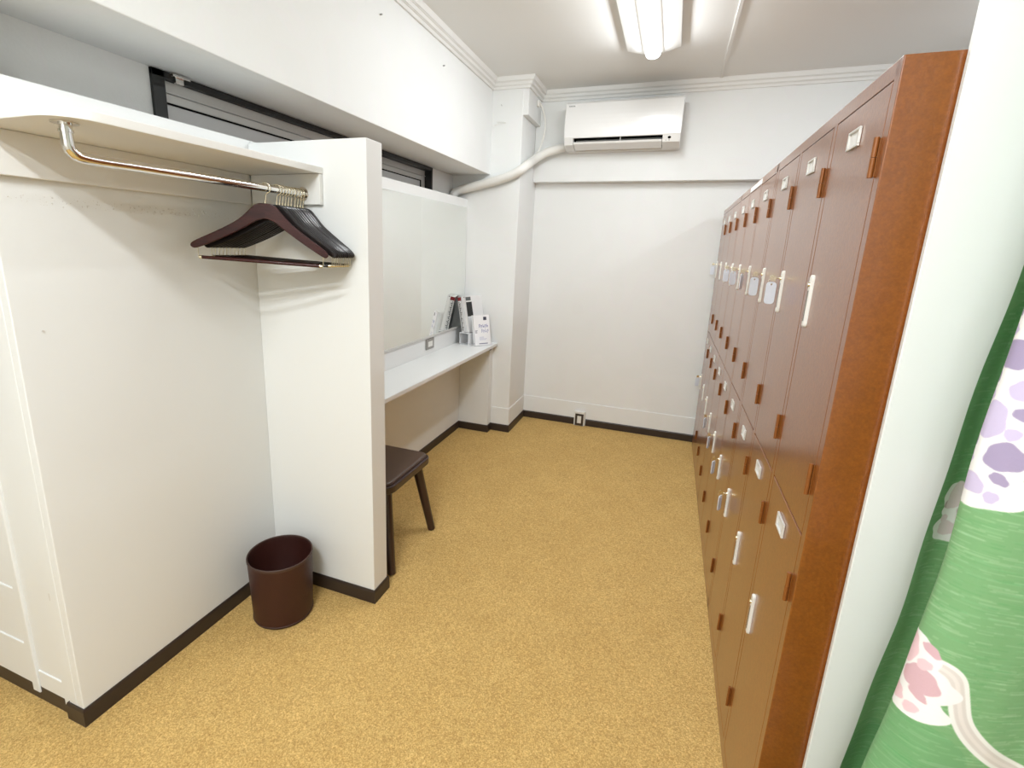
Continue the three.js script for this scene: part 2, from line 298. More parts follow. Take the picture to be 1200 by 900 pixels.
{ const p = tag(mesh('pipe_cover', capTube([[-1.185, 2.232, 0.15], [-1.21, 2.226, 0.153], [-1.29, 2.205, 0.165], [-1.355, 2.165, 0.20], [-1.382, 2.115, 0.30], [-1.378, 2.07, 0.43], [-1.405, 2.03, 0.488], [-1.47, 1.995, 0.493], [-1.6, 1.955, 0.49], [-1.77, 1.918, 0.49], [-1.9, 1.884, 0.495], [-1.925, 1.865, 0.5]], 0.032, 90, 14), MPipe), 'white tape wrapped pipe from the air conditioner to behind the mirror board', 'pipe');
  const c = thing('power_cord', 'thin white power cord looping from the pillar top to the pipe', 'cord');
  mesh('cord', tube([[-1.372, 2.535, 0.2], [-1.36, 2.53, 0.195], [-1.336, 2.47, 0.19], [-1.322, 2.39, 0.185], [-1.332, 2.30, 0.185], [-1.358, 2.22, 0.19], [-1.368, 2.195, 0.195]], 0.007, 40, 8), MPlastic, c);
  mesh('plug', span(-1.385, -1.365, 2.515, 2.56, 0.18, 0.225, 0.006), MPlastic, c);
}

// ------------------------------------------------------------------ mirror, counter, outlets, books
{ const m = thing('mirror', 'large frameless wall mirror above the white counter', 'mirror', [XP, 0.862, 0]);
  mesh('mirror_glass', span(0.0005, 0.006, 0, 0.906, 0.475, 2.48, 0.0012), MMirror, m);
  mesh('bottom_channel', span(0.0005, 0.009, -0.012, 0.004, 0.475, 2.48, 0.001), MAlu, m);
}
{ const c = thing('counter_shelf', 'narrow white dressing counter under the mirror', 'counter', [0, 0.7125, 0]);
  mesh('counter_top', span(XP + 0.0005, -1.542, 0, 0.025, ZPIL + 0.001, ZP0 - 0.001, 0.003), MBoard, c);
  mesh('edge_strip', span(-1.5418, -1.5405, 0.002, 0.022, ZPIL + 0.006, ZP0 - 0.004), std({ color: lin(0.75, 0.75, 0.74), roughness: 0.35 }), c);
  mesh('bracket', span(-1.62, -1.56, -0.02, -0.0005, 0.526, 0.556, 0.002), MGrey, c);
}
{ const o = thing('wall_outlet', 'grey wall outlet on the low board under the mirror', 'outlet', [XP, 0.77, 1.08]);
  mesh('frame', span(0.0005, 0.0085, 0, 0.075, -0.06, 0.06, 0.003), MGrey, o);
  mesh('socket', span(0.0085, 0.0105, 0.018, 0.056, -0.034, 0.034, 0.002), MPlastic, o);
}
{ const o = thing('wall_outlet', 'white wall outlet with brown plate at the foot of the back wall', 'outlet', [-0.908, 0.002, 0.0065]);
  mesh('box', span(-0.046, 0.046, 0, 0.125, 0, 0.035, 0.004), MPlastic, o);
  mesh('plate', span(-0.036, 0.036, 0.004, 0.108, 0.035, 0.039, 0.002), MBrownPlate, o);
  mesh('socket', span(-0.017, 0.017, 0.025, 0.09, 0.039, 0.042, 0.002), MPlastic, o);
}
function coverTex(w, h, paint) { const cv = document.createElement('canvas'); cv.width = w; cv.height = h; paint(cv.getContext('2d'), w, h); const t = new THREE.CanvasTexture(cv); t.colorSpace = THREE.SRGBColorSpace; t.anisotropy = 4; return t; }
const MPage = std({ color: lin(0.8, 0.79, 0.76), roughness: 0.8 });
function book(name, label, x, y0, z, th, ht, wd, lean, turn, coverT, spineT, backT) {
  // base at the counter; local x = thickness, y = height, z = width (spine faces +z)
  const b = thing(name, label, 'book', [x, y0, z], 'reading matter on the counter');
  const f = m => std({ map: m, roughness: 0.45 });
  const pl = (w, h, rot, px, py, pz) => { const g = new THREE.PlaneGeometry(w, h); g.rotateY(rot); g.translate(px, py, pz); return g; };
  mesh('pages', span(-th + 0.003, -0.003, 0.004, ht - 0.004, -wd + 0.004, -0.002), MPage, b);
  const cv = mesh('cover', [span(-0.003, 0, 0, ht, -wd, 0, 0.001), span(-th, -th + 0.003, 0, ht, -wd, 0, 0.001), span(-th, 0, 0, ht, -0.003, 0.0, 0.001)], std({ color: lin(0.75, 0.75, 0.75), roughness: 0.45 }), b);
  mesh('front_print', pl(wd - 0.004, ht - 0.004, Math.PI / 2, 0.0006, ht / 2, -wd / 2), f(coverT), cv);
  mesh('back_print', pl(wd - 0.004, ht - 0.004, -Math.PI / 2, -th - 0.0006, ht / 2, -wd / 2), f(backT || coverT), cv);
  mesh('spine_print', pl(th - 0.002, ht - 0.004, 0, -th / 2, ht / 2, 0.0006), f(spineT), cv);
  b.rotation.set(0, turn, lean, 'YXZ'); return b;
}
const scrib = (x, x0, y0, w, h, n, col) => { x.fillStyle = col; let q = 7 + n * 13; for (let i = 0; i < n; i++) { q = (q * 73 + 41) % 101; const l = w * (0.55 + 0.45 * q / 101); x.fillRect(x0, y0 + i * h / n, l, h / n * 0.5); } };
book('magazine', 'thick magazine with lettered white spine and dark red topped cover leaning on the mirror', -1.733, 0.836, 0.665, 0.036, 0.272, 0.20, 0.2, -0.3,
  coverTex(128, 180, (x, w, h) => { x.fillStyle = '#d9dadb'; x.fillRect(0, 0, w, h); x.fillStyle = '#16181a'; x.fillRect(w * 0.1, h * 0.08, w * 0.5, h * 0.55); x.fillStyle = '#8d9192'; x.fillRect(w * 0.2, h * 0.2, w * 0.25, h * 0.35); }),
  coverTex(64, 400, (x, w, h) => { x.fillStyle = '#dcdcdc'; x.fillRect(0, 0, w, h); x.fillStyle = '#7e1d25'; x.fillRect(0, 0, w, h * 0.1); x.fillStyle = '#34363a'; for (let i = 0; i < 20; i++) { x.fillRect(w * 0.2, h * (0.13 + i * 0.042), w * (0.25 + 0.35 * ((i * 37) % 10) / 10), h * 0.022); x.fillRect(w * 0.15 + (i % 3) * 6, h * (0.135 + i * 0.042), 6, h * 0.03); } }),
  coverTex(128, 180, (x, w, h) => { x.fillStyle = '#70767a'; x.fillRect(0, 0, w, h); x.fillStyle = '#7e1d25'; x.fillRect(0, 0, w, h * 0.13); x.fillStyle = '#1c1f22'; x.fillRect(w * 0.82, h * 0.1, w * 0.18, h * 0.85); x.fillStyle = '#3b4245'; x.fillRect(w * 0.45, h * 0.2, w * 0.22, h * 0.7); x.fillStyle = '#a3a8aa'; x.fillRect(0, h * 0.9, w, h * 0.1); }));
book('magazine', 'white magazine with black block on its cover leaning on a lettered magazine', -1.703, 0.836, 0.652, 0.024, 0.278, 0.20, 0.2, -0.3,
  coverTex(128, 180, (x, w, h) => { x.fillStyle = '#e6e7e8'; x.fillRect(0, 0, w, h); x.fillStyle = '#15171a'; x.fillRect(0, h * 0.16, w * 0.34, h * 0.4); x.fillStyle = '#5b5f60'; x.fillRect(0, h * 0.02, w * 0.3, h * 0.1); x.fillStyle = '#9ea2a3'; x.fillRect(w * 0.3, h * 0.6, w * 0.3, h * 0.06); }),
  coverTex(64, 400, (x, w, h) => { x.fillStyle = '#ecebea'; x.fillRect(0, 0, w, h); x.fillStyle = '#2a2c2e'; x.fillRect(w * 0.3, h * 0.01, w * 0.4, h * 0.02); }));
book('booklet', 'small white booklet with violet blue lettering at the counter end', -1.642, 0.740, 0.685, 0.02, 0.235, 0.15, 0.2, -0.62,
  coverTex(200, 290, (x, w, h) => { x.fillStyle = '#f1f2f5'; x.fillRect(0, 0, w, h); x.fillStyle = '#3c3f52'; x.fillRect(w * 0.62, h * 0.06, w * 0.2, h * 0.11); x.save(); x.translate(w * 0.32, h * 0.3); for (const [c, ox, oy, n] of [['#5a5fa6', 0, 0, 5], ['#8f93bd', 28, 48, 4]]) { x.fillStyle = c; for (let k = 0; k < n; k++) { x.fillRect(ox + k * 24, oy + (k % 2) * 5, 5, 34); x.fillRect(ox + k * 24, oy + (k * 11) % 28, 15, 5); x.fillRect(ox + k * 24 + 11, oy + 8 + (k % 3) * 4, 4, 16); } } x.restore(); scrib(x, w * 0.06, h * 0.5, w * 0.18, h * 0.1, 3, '#6b6e7c'); scrib(x, w * 0.3, h * 0.72, w * 0.5, h * 0.12, 4, '#c6c9da'); x.fillStyle = '#60657c'; x.fillRect(w * 0.25, h * 0.93, w * 0.55, h * 0.025); }),
  coverTex(40, 290, (x, w, h) => { x.fillStyle = '#f2f3f5'; x.fillRect(0, 0, w, h); x.fillStyle = '#8a8d96'; x.fillRect(w * 0.4, h * 0.9, w * 0.3, h * 0.05); }));

{ const t = thing('leaflet_stand', 'white plastic leaflet stand holding magazines on the counter', 'stand', [-1.757, 0.738, 0.665]);
  const MAcr = std({ color: lin(0.8, 0.81, 0.82), roughness: 0.25 });
  mesh('tray', [span(-0.03, 0.06, 0.0885, 0.0935, -0.19, 0.0, 0.001)], MAcr, t);
  mesh('base_plate', span(-0.03, 0.09, 0.0, 0.004, -0.19, 0.0, 0.001), MAcr, t);
  mesh('leg_plate', span(-0.03, -0.026, 0.0042, 0.0884, -0.19, 0.0, 0.001), MAcr, t);
  mesh('leg_plate', span(0.056, 0.06, 0.0042, 0.0884, -0.19, 0.0, 0.001), MAcr, t);
  t.rotation.y = -0.3;
}

// ------------------------------------------------------------------ stool under the counter
{ const s = thing('stool', 'dark brown four legged stool with padded seat pulled out from under the counter', 'stool', [-1.565, 0, 2.2]);
  const hw = 0.205, sh = new THREE.Shape(), r = 0.055;
  sh.moveTo(-hw + r, -hw); sh.lineTo(hw - r, -hw); sh.quadraticCurveTo(hw, -hw, hw, -hw + r); sh.lineTo(hw, hw - r); sh.quadraticCurveTo(hw, hw, hw - r, hw); sh.lineTo(-hw + r, hw); sh.quadraticCurveTo(-hw, hw, -hw, hw - r); sh.lineTo(-hw, -hw + r); sh.quadraticCurveTo(-hw, -hw, -hw + r, -hw);
  const fr = new THREE.ExtrudeGeometry(sh, { depth: 0.024, bevelEnabled: true, bevelSize: 0.006, bevelThickness: 0.006, bevelSegments: 3, curveSegments: 8 }); fr.rotateX(-Math.PI / 2); fr.translate(0, 0.395, 0);
  mesh('seat_frame', uvMetres(fr), MStoolWood, s);
  const sc = new THREE.ExtrudeGeometry(sh, { depth: 0.006, bevelEnabled: true, bevelSize: 0.012, bevelThickness: 0.010, bevelSegments: 4, bevelOffset: -0.02, curveSegments: 8 }); sc.rotateX(-Math.PI / 2); sc.translate(0, 0.423, 0);
  mesh('seat_pad', uvMetres(sc), MSeat, s);
  for (const [sx, sz] of [[1, -1], [1, 1], [-1, -1], [-1, 1]]) {
    const a = new THREE.Vector3(sx * 0.15, 0.40, sz * 0.142), b = new THREE.Vector3(sx * 0.213, 0.001, sz * 0.205);
    const g = new THREE.CylinderGeometry(0.026, 0.02, a.distanceTo(b), 8, 1); g.translate(0, 0, 0);
    g.rotateY(Math.PI / 8); g.applyQuaternion(new THREE.Quaternion().setFromUnitVectors(new THREE.Vector3(0, 1, 0), a.clone().sub(b).normalize())); g.translate((a.x + b.x) / 2, (a.y + b.y) / 2 + 0.003, (a.z + b.z) / 2);
    mesh('leg', uvMetres(g), MStoolWood, s);
  }
  for (const q of [-1, 1]) mesh('under_frame', span(-0.14, 0.14, 0.375, 0.3935, q * 0.12 - 0.007, q * 0.12 + 0.007, 0.003), MStoolWood, s);
}

// ------------------------------------------------------------------ waste bin
{ const b = thing('waste_bin', 'round dark brown leatherette waste bin in the closet corner', 'waste bin', [-1.634, 0.001, 2.775]);
  const L = (pts, seg = 64) => new THREE.LatheGeometry(pts.map(p => new THREE.Vector2(...p)), seg);
  mesh('outer_wall', L([[0, 0], [0.108, 0], [0.112, 0.004], [0.1125, 0.012], [0.121, 0.255], [0.1215, 0.262]]), MLeather, b);
  mesh('inner_lining', L([[0.117, 0.262], [0.1165, 0.25], [0.107, 0.012], [0, 0.010]]), MLeather, b);
  mesh('rim', L([[0.1175, 0.256], [0.1178, 0.266], [0.119, 0.268], [0.1218, 0.268], [0.123, 0.266], [0.123, 0.258], [0.1215, 0.256]]), MStitch, b);
  mesh('bottom_welt', new THREE.TorusGeometry(0.1128, 0.0022, 6, 64).rotateX(Math.PI / 2).translate(0, 0.011, 0), MStitch, b);
  mesh('seam', span(-0.0015, 0.0015, 0.015, 0.25, 0.1165, 0.1172), MStitch, b).rotation.y = 2.6;
}

// crumbs of old plaster left on the closet wall under the cleat
{ const gs = []; for (let i = 0; i < 200; i++) { const r = 0.0006 + rnd() * rnd() * 0.0026, g = new THREE.IcosahedronGeometry(r, 0); g.scale(0.5, 0.7 + rnd() * 0.6, 0.8 + rnd()); g.rotateX(rnd() * 3); g.translate(XP + r * 0.1, 1.548 + (rnd() + rnd() - 1) * 0.016, ZP1 + 0.02 + rnd() * (ZC - ZP1 - 0.05)); gs.push(g); }
  const c = mesh('plaster_crumbs', gs, std({ color: lin(0.68, 0.67, 0.64), roughness: 0.9 }), scene.getObjectByName('wall_closet')); c.userData.kind = 'stuff'; c.userData.label = 'rough grey crumbs of plaster under the shelf cleat'; }

// ------------------------------------------------------------------ hat shelf, rod, hangers
const YS = 1.705, XS = -1.50, ZS = 3.42;
{ const s = thing('hat_shelf', 'white hat shelf with rounded end above the hanging rod', 'shelf', [0, YS, 0]);
  const sh = new THREE.Shape(), r = 0.09;    // plan: shape x = world x, shape y = -world z
  sh.moveTo(XP + 0.001, -ZP1 - 0.001); sh.lineTo(XS, -ZP1 - 0.001); sh.lineTo(XS, -ZS + r); sh.quadraticCurveTo(XS, -ZS, XS - r, -ZS); sh.lineTo(XP + 0.001, -ZS); sh.closePath();
  const g = new THREE.ExtrudeGeometry(sh, { depth: 0.018, bevelEnabled: true, bevelSize: 0.002, bevelThickness: 0.002, bevelSegments: 2, bevelOffset: -0.002, curveSegments: 16 }); g.rotateX(-Math.PI / 2); g.translate(0, 0.002, 0);
  mesh('board', uvMetres(g), MShelf, s);
  mesh('wall_cleat', span(XP + 0.001, XP + 0.019, -0.105, -0.0005, ZP1 + 0.02, ZC - 0.005, 0.002), MShelf, s);
  mesh('end_cleat', span(XP + 0.02, XS - 0.002, -0.105, -0.0005, ZP1 + 0.001, ZP1 + 0.019, 0.002), MShelf, s);
}
const RX = -1.575, RY = 1.636, RZ = 3.365;
{ const r = thing('hanging_rod', 'chrome hanging rod with bent end under the hat shelf', 'clothes rail', [RX, RY, 0]);
  const pts = [[0, 0, ZP1 + 0.0205], [0, 0, 2.9], [0, 0, 3.2], [0, 0, RZ - 0.035], [0, 0.004, RZ - 0.014], [0, 0.016, RZ - 0.002], [0, 0.035, RZ], [0, YS - RY - 0.003, RZ]];
  mesh('rod', tube(pts, 0.0125, 90, 18), MChrome, r);
  const fl = new THREE.CylinderGeometry(0.026, 0.026, 0.003, 24); fl.translate(0, YS - RY - 0.002, RZ); mesh('mounting_plate', fl, MChrome, r);
  const col = new THREE.CylinderGeometry(0.0145, 0.0145, 0.006, 20); col.translate(0, YS - RY - 0.018, RZ); mesh('collar', col, MChrome, r);
  const f2 = new THREE.CylinderGeometry(0.024, 0.024, 0.004, 24); f2.rotateX(Math.PI / 2); f2.translate(0, 0, ZP1 + 0.0215); mesh('end_flange', f2, MChrome, r);
}
function hangerBody() {
  const up = [[0, 0], [0.02, -0.001], [0.036, -0.010], [0.055, -0.030], [0.085, -0.060], [0.135, -0.094], [0.19, -0.128], [0.208, -0.142], [0.211, -0.152], [0.205, -0.158]];
  const lo = [[0.195, -0.157], [0.165, -0.142], [0.12, -0.117], [0.07, -0.086], [0.035, -0.062], [0.015, -0.052], [0, -0.049]];
  const V = l => l.map(p => new THREE.Vector2(p[0], p[1])), mir = l => l.map(p => [-p[0], p[1]]).reverse();
  const top = [...mir(up.slice(1)), ...up], bot = [...lo, ...mir(lo.slice(0, -1)), top[0]];
  const sh = new THREE.Shape(); sh.moveTo(...top[0]); sh.splineThru(V(top.slice(1))); sh.splineThru(V(bot));
  const g = new THREE.ExtrudeGeometry(sh, { depth: 0.005, bevelEnabled: true, bevelSize: 0.0025, bevelThickness: 0.0025, bevelOffset: -0.0025, bevelSegments: 3, curveSegments: 3 });
  g.translate(0, 0, -0.0025);
  const p = g.attributes.position; for (let i = 0; i < p.count; i++) p.setZ(i, p.getZ(i) + 1.25 * p.getX(i) ** 2);   // contoured arms
  return uvMetres(g);
}
const HB = hangerBody();
const hookPts = []; hookPts.push([0, -0.012, 0], [0, 0.005, 0], [0.001, 0.012, 0]);
for (let i = 0; i <= 10; i++) { const a = -Math.PI * 0.42 + i / 10 * Math.PI * 1.42; hookPts.push([Math.cos(a) * 0.0165 - 0.0, 0.0475 + Math.sin(a) * 0.0165, 0]); }
const HHook = join(capTube(hookPts, 0.0017, 44, 7)), HFer = new THREE.CylinderGeometry(0.0032, 0.0032, 0.010, 10).translate(0, 0.003, 0);
const HBar = join([new THREE.CylinderGeometry(0.0055, 0.0055, 0.375, 12).rotateZ(Math.PI / 2).translate(0, -0.186, 0.046)]);
const HWire = sx => join([bar([sx * 0.1935, -0.15, 0.0465], [sx * 0.1935, -0.186, 0.046], 0.0014, 6), bar([sx * 0.1935, -0.186, 0.046], [sx * 0.18, -0.186, 0.046], 0.0014, 6), new THREE.CylinderGeometry(0.0062, 0.0062, 0.008, 10).rotateZ(Math.PI / 2).translate(sx * 0.186, -0.186, 0.046)]);
const HW = [HWire(-1), HWire(1)];
function hanger(z, deg, wood, label) {
  const h = thing('clothes_hanger', label, 'hanger', [RX, RY - 0.0485, z], 'wooden hangers on the chrome rod');
  const b = mesh('hanger_body', HB, wood, h); mesh('hook', HHook, MBrass, h); mesh('ferrule', HFer, MBrass, h);
  mesh('trouser_bar', HBar, wood, h); for (const w of HW) mesh('bar_clip', w, MBrass, h);
  h.rotation.set(0, deg * Math.PI / 180, -0.05, 'YXZ'); return h;
}
hanger(2.798, 28, MWoodRed, 'foremost reddish brown wooden hanger on the chrome rod');
const ORD = ['first', 'second', 'third', 'fourth', 'fifth', 'sixth', 'seventh', 'eighth', 'ninth', 'tenth'];
for (let i = 0; i < 10; i++) {
  const z = 2.748 - i * 0.0138 - (i > 5 ? 0.005 : 0), a = 26.5 - i * 1.1;
  hanger(z, a, MWoodDark, `dark wooden hanger, ${ORD[9 - i]} from the white divider in the tight bunch`);
}

// ------------------------------------------------------------------ lockers: three banks of six doors
const DW = 0.2975, ST = 0.028, MU = 0.029, DY = [[0.052, 0.9235], [0.9275, 1.759]];
const gHingeLeaf = span(-0.0015, 0, -0.031, 0.031, -0.004, 0.004), gHingeBar = [0, 1].map(i => new THREE.CylinderGeometry(0.0043, 0.0043, 0.0322, 12).translate(-0.0055, i ? 0.0165 : -0.0165, 0));
const gHinge = join([gHingeLeaf, ...gHingeBar]);
const hsh = new THREE.Shape(); hsh.moveTo(-0.009, -0.05); hsh.quadraticCurveTo(-0.009, -0.06, 0, -0.06); hsh.quadraticCurveTo(0.009, -0.06, 0.009, -0.05); hsh.lineTo(0.009, 0.05); hsh.quadraticCurveTo(0.009, 0.06, 0, 0.06); hsh.quadraticCurveTo(-0.009, 0.06, -0.009, 0.05); hsh.closePath();
const gHand = (() => { const g = new THREE.ExtrudeGeometry(hsh, { depth: 0.004, bevelEnabled: true, bevelSize: 0.003, bevelThickness: 0.003, bevelOffset: -0.003, bevelSegments: 2, curveSegments: 6 }); g.rotateY(-Math.PI / 2); return uvMetres(g); })();
const gSlot = span(-0.0074, -0.006, -0.046, 0.024, -0.0028, 0.0028), gLock = new THREE.CylinderGeometry(0.0052, 0.0058, 0.004, 14).rotateZ(Math.PI / 2).translate(-0.0085, 0.038, 0);
const gPlate = join([span(-0.005, 0, -0.0175, -0.013, -0.033, 0.033, 0.001), span(-0.005, 0, 0.013, 0.0175, -0.033, 0.033, 0.001), span(-0.005, 0, -0.013, 0.013, -0.033, -0.026, 0.001), span(-0.005, 0, -0.013, 0.013, 0.026, 0.033, 0.001)]);
const gCard = span(-0.0012, 0, -0.013, 0.013, -0.026, 0.026);
const doorGeo = DY.map(([a, b]) => span(0, 0.02, 0, b - a, 0, DW, 0.0018));
const unitLabels = ['brown steel locker bank standing against the back wall', 'brown steel locker bank between two others with a white strip on its top rail', 'brown steel locker bank whose end side meets the white partition'];
for (let u = 0; u < 3; u++) {
  const z0 = ZL0 + u * UNIT + 0.0008, z1 = ZL0 + (u + 1) * UNIT - 0.0008, zc = (z0 + z1) / 2;
  const L = thing('locker_bank', unitLabels[u], 'locker', [0, 0, zc], 'brown lockers along the aisle');
  const hw = (z1 - z0) / 2, F = [];
  F.push(span(0, 0.5, 0.0, 1.79, -hw, -hw + ST - 0.002, 0.0018), span(0, 0.5, 0, 1.79, hw - ST + 0.002, hw, 0.0018));
  F.push(span(0, 0.499, 1.761, 1.7899, -hw + 0.004, hw - 0.004, 0.0015), span(0, 0.499, 0.0002, 0.050, -hw + 0.004, hw - 0.004, 0.0015), span(0.49, 0.4995, 0.01, 1.78, -hw + 0.005, hw - 0.005));
  for (const k of [0, 1]) { const s = -hw + ST + (k + 1) * DW + k * MU + 0.002; F.push(span(0.0, 0.4, 0.045, 1.765, s, s + MU - 0.004, 0.0015)); }
  mesh('cabinet_body', F, MLock, L);
  mesh('door_rebate', [span(0.0215, 0.0235, 0.05, 1.761, -hw + ST - 0.002, hw - ST + 0.002)], MLock, L);
  if (u === 1) { const w = mesh('label_strip', span(-0.001, 0, 1.765, 1.784, 1.415 - zc, 1.745 - zc), MCard, L); w.userData.label = 'white strip label on the top rail'; }
  for (let c = 0; c < 3; c++) for (let t = 0; t < 2; t++) {
    const zd = -hw + ST + c * (DW + MU);
    const d = mesh('door', doorGeo[t], MLock, L); d.position.set(0, DY[t][0], zd);
    for (const hy of (t ? [1.642, 1.047] : [0.802, 0.196])) { const h = mesh('hinge', gHinge, MHinge, d); h.position.set(-0.0002, hy - DY[t][0], DW - 0.004); }
    const yh = t ? 1.376 : 0.536, hd = mesh('handle', gHand, MPlastic, d); hd.position.set(-0.0002, yh - DY[t][0], 0.036);
    const sl = mesh('handle_slot', gSlot, MSlot, d); sl.position.copy(hd.position);
    const lk = mesh('lock', gLock, MBrass, d); lk.position.copy(hd.position);
    const yp = t ? 1.70 : 0.866, pl = mesh('number_plate', gPlate, MPlate, d); pl.position.set(-0.0002, yp - DY[t][0], DW / 2);
    const cd = mesh('plate_card', gCard, MCard, d); cd.position.copy(pl.position);
  }
}
// keys with tags left in the locks: [column from the partition end (0..8), tier, turn of the tag]
const gKey = join([bar([0.002, 0, 0], [-0.010, 0, 0], 0.0022, 8), new THREE.CylinderGeometry(0.0085, 0.0085, 0.002, 16).rotateX(Math.PI / 2).translate(-0.0155, 0, 0)]);
const tsh = new THREE.Shape(); { const a = 0.0135, b = 0.032, c = 0.011; tsh.moveTo(-a, -b + c); tsh.quadraticCurveTo(-a, -b, -a + c, -b); tsh.lineTo(a - c, -b); tsh.quadraticCurveTo(a, -b, a, -b + c); tsh.lineTo(a, b - c); tsh.quadraticCurveTo(a, b, a - c, b); tsh.lineTo(-a + c, b); tsh.quadraticCurveTo(-a, b, -a, b - c); const hole = new THREE.Path(); hole.absarc(0, b - 0.007, 0.003, 0, Math.PI * 2); tsh.holes.push(hole); }
const gTag = (() => { const g = new THREE.ExtrudeGeometry(tsh, { depth: 0.0022, bevelEnabled: true, bevelSize: 0.0008, bevelThickness: 0.0008, bevelOffset: -0.0008, bevelSegments: 1, curveSegments: 8 }); return uvMetres(g); })();
const gRing = new THREE.TorusGeometry(0.0085, 0.0009, 6, 20);
for (const [col, tier, turn] of [[1, 1, 0.1], [2, 1, 0.15], [3, 1, 1.1], [4, 1, 0.2], [5, 1, 0.1], [8, 1, -0.2], [2, 0, 1.05], [3, 0, 1.0], [4, 0, 1.1], [5, 0, 1.0], [8, 0, 0.2]]) {
  const u = 2 - Math.floor(col / 3), c = 2 - (col % 3);
  const z = ZL0 + u * UNIT + 0.0008 + ST + c * (DW + MU) + 0.036, y = (tier ? 1.376 : 0.536) + 0.038;
  const k = thing('tagged_key', `pale blue key tag on the ${tier ? 'upper' : 'lower'} locker door ${ORD[col]} from the white partition`, 'key tag', [-0.0125, y, z], tier ? 'key tags on the upper doors' : 'key tags on the lower doors');
  mesh('key', gKey, MBrass, k);
  const r = mesh('ring', gRing, MBrass, k); r.position.set(-0.0165, -0.009, 0);
  const t = mesh('tag', gTag, MTag, k); t.position.set(-0.0165, -0.0435, 0); t.rotation.y = turn;
}

// ------------------------------------------------------------------ curtain
{ const K = [[0.123, 3.195], [0.165, 3.163], [0.205, 3.182], [0.185, 3.245], [0.118, 3.298], [0.08, 3.335], [0.108, 3.368], [0.175, 3.368], [0.25, 3.338], [0.32, 3.345], [0.40, 3.385], [0.49, 3.36], [0.57, 3.30], [0.66, 3.33], [0.75, 3.38], [0.84, 3.34]];
  const cur = new THREE.CatmullRomCurve3(K.map(p => new THREE.Vector3(p[0], 0, p[1])), false, 'centripetal'), N = 150, M = 90, Ltot = cur.getLength();
  const pos = [], uv = [], idx = [];
  for (let j = 0; j <= M; j++) { const y = 0.06 + 1.9 * j / M; for (let i = 0; i <= N; i++) { const t = i / N, p = cur.getPointAt(t), wob = Math.sin(y * 9 + t * 20) * 0.0035 + Math.sin(y * 23 + t * 7) * 0.0012;
    const gather = 1 - 0.12 * (y - 0.9);
    pos.push(p.x + (y - 0.9) * 0.055 + wob, y, 3.27 + (p.z - 3.27) * gather + Math.sin(y * 6.5 + t * 31) * 0.003); uv.push(t * Ltot / 1.5, (y - 0.06) / 1.9); } }
  for (let j = 0; j < M; j++) for (let i = 0; i < N; i++) { const a = j * (N + 1) + i; idx.push(a, a + 1, a + N + 2, a, a + N + 2, a + N + 1); }
  const g = new THREE.BufferGeometry(); g.setAttribute('position', new THREE.Float32BufferAttribute(pos, 3)); g.setAttribute('uv', new THREE.Float32BufferAttribute(uv, 2)); g.setIndex(idx); g.computeVertexNormals();
  const CW = 1200, CH = 1520, cv = document.createElement('canvas'); cv.width = CW; cv.height = CH; const x = cv.getContext('2d');
  const U = s => s / 1.5 * CW, Vv = y => (1 - (y - 0.06) / 1.9) * CH;     // metres along the cloth, height above floor
  x.fillStyle = '#7cac77'; x.fillRect(0, 0, CW, CH);
  for (let i = 0; i < 30000; i++) { const a = rnd(); x.fillStyle = a < 0.4 ? 'rgba(190,216,178,0.24)' : a < 0.75 ? 'rgba(70,150,84,0.16)' : 'rgba(135,195,140,0.22)'; const w = 5 + rnd() * 26; x.fillRect(rnd() * CW, rnd() * CH, w, 0.7 + rnd() * 1.4); }
  for (let i = 0; i < 46; i++) { x.fillStyle = ['rgba(150,205,150,0.16)', 'rgba(60,140,80,0.14)'][i % 2]; x.beginPath(); x.ellipse(rnd() * CW, rnd() * CH, 40 + rnd() * 120, 30 + rnd() * 90, rnd() * 3, 0, 7); x.fill(); }
  const blob = (s, y, rs, ry, rot, col) => { x.fillStyle = col; x.beginPath(); const n = 60; for (let k = 0; k < n; k++) { const a = k / n * Math.PI * 2, q = 1 + 0.07 * Math.sin(a * 3 + s * 40) + 0.04 * Math.sin(a * 6 + y * 30); const ex = Math.cos(a) * U(rs) * q, ey = Math.sin(a) * ry / 1.9 * CH * q; const px = U(s) + ex * Math.cos(rot) - ey * Math.sin(rot), py = Vv(y) + ex * Math.sin(rot) + ey * Math.cos(rot); k ? x.lineTo(px, py) : x.moveTo(px, py); } x.closePath(); x.fill(); };
  const spray = (s, y0, y1, w, dark, pale) => {             // a painted spike of bell shapes
    const n = Math.max(3, Math.round((y1 - y0) / 0.045));
    for (let k = 0; k < n; k++) { const y = y0 + (y1 - y0) * (k + 0.5) / n; blob(s + Math.sin(k * 2.1) * w * 0.12, y, w * (0.62 - 0.2 * k / n), (y1 - y0) / n * 0.78, 0, '#f4f3f3'); }
    for (let k = 0; k < n; k++) { const y = y0 + (y1 - y0) * (k + 0.5) / n, q = (k % 2 ? 0.2 : -0.14) * w; blob(s + q, y, w * 0.24, 0.013 + 0.006 * (k % 3), 0.2, k % 3 === 1 ? dark : pale); blob(s - q * 1.6, y + 0.014, w * 0.13, 0.007, 0.5, dark); blob(s - q * 1.4, y - 0.012, w * 0.10, 0.008, -0.6, pale); }
  };
  const vine = (pts, w, col, inner) => { x.lineCap = x.lineJoin = 'round'; for (const [lw, c] of [[w, '#f2f1ee'], [w * 0.55, col], [w * 0.2, inner]]) { x.strokeStyle = c; x.lineWidth = U(lw); x.beginPath(); x.moveTo(U(pts[0][0]), Vv(pts[0][1])); for (let i = 1; i + 1 < pts.length; i++) x.quadraticCurveTo(U(pts[i][0]), Vv(pts[i][1]), U((pts[i][0] + pts[i + 1][0]) / 2), Vv((pts[i][1] + pts[i + 1][1]) / 2)); x.stroke(); } };
  const sprays = SPRAYS(Ltot), vines = VINES(Ltot);
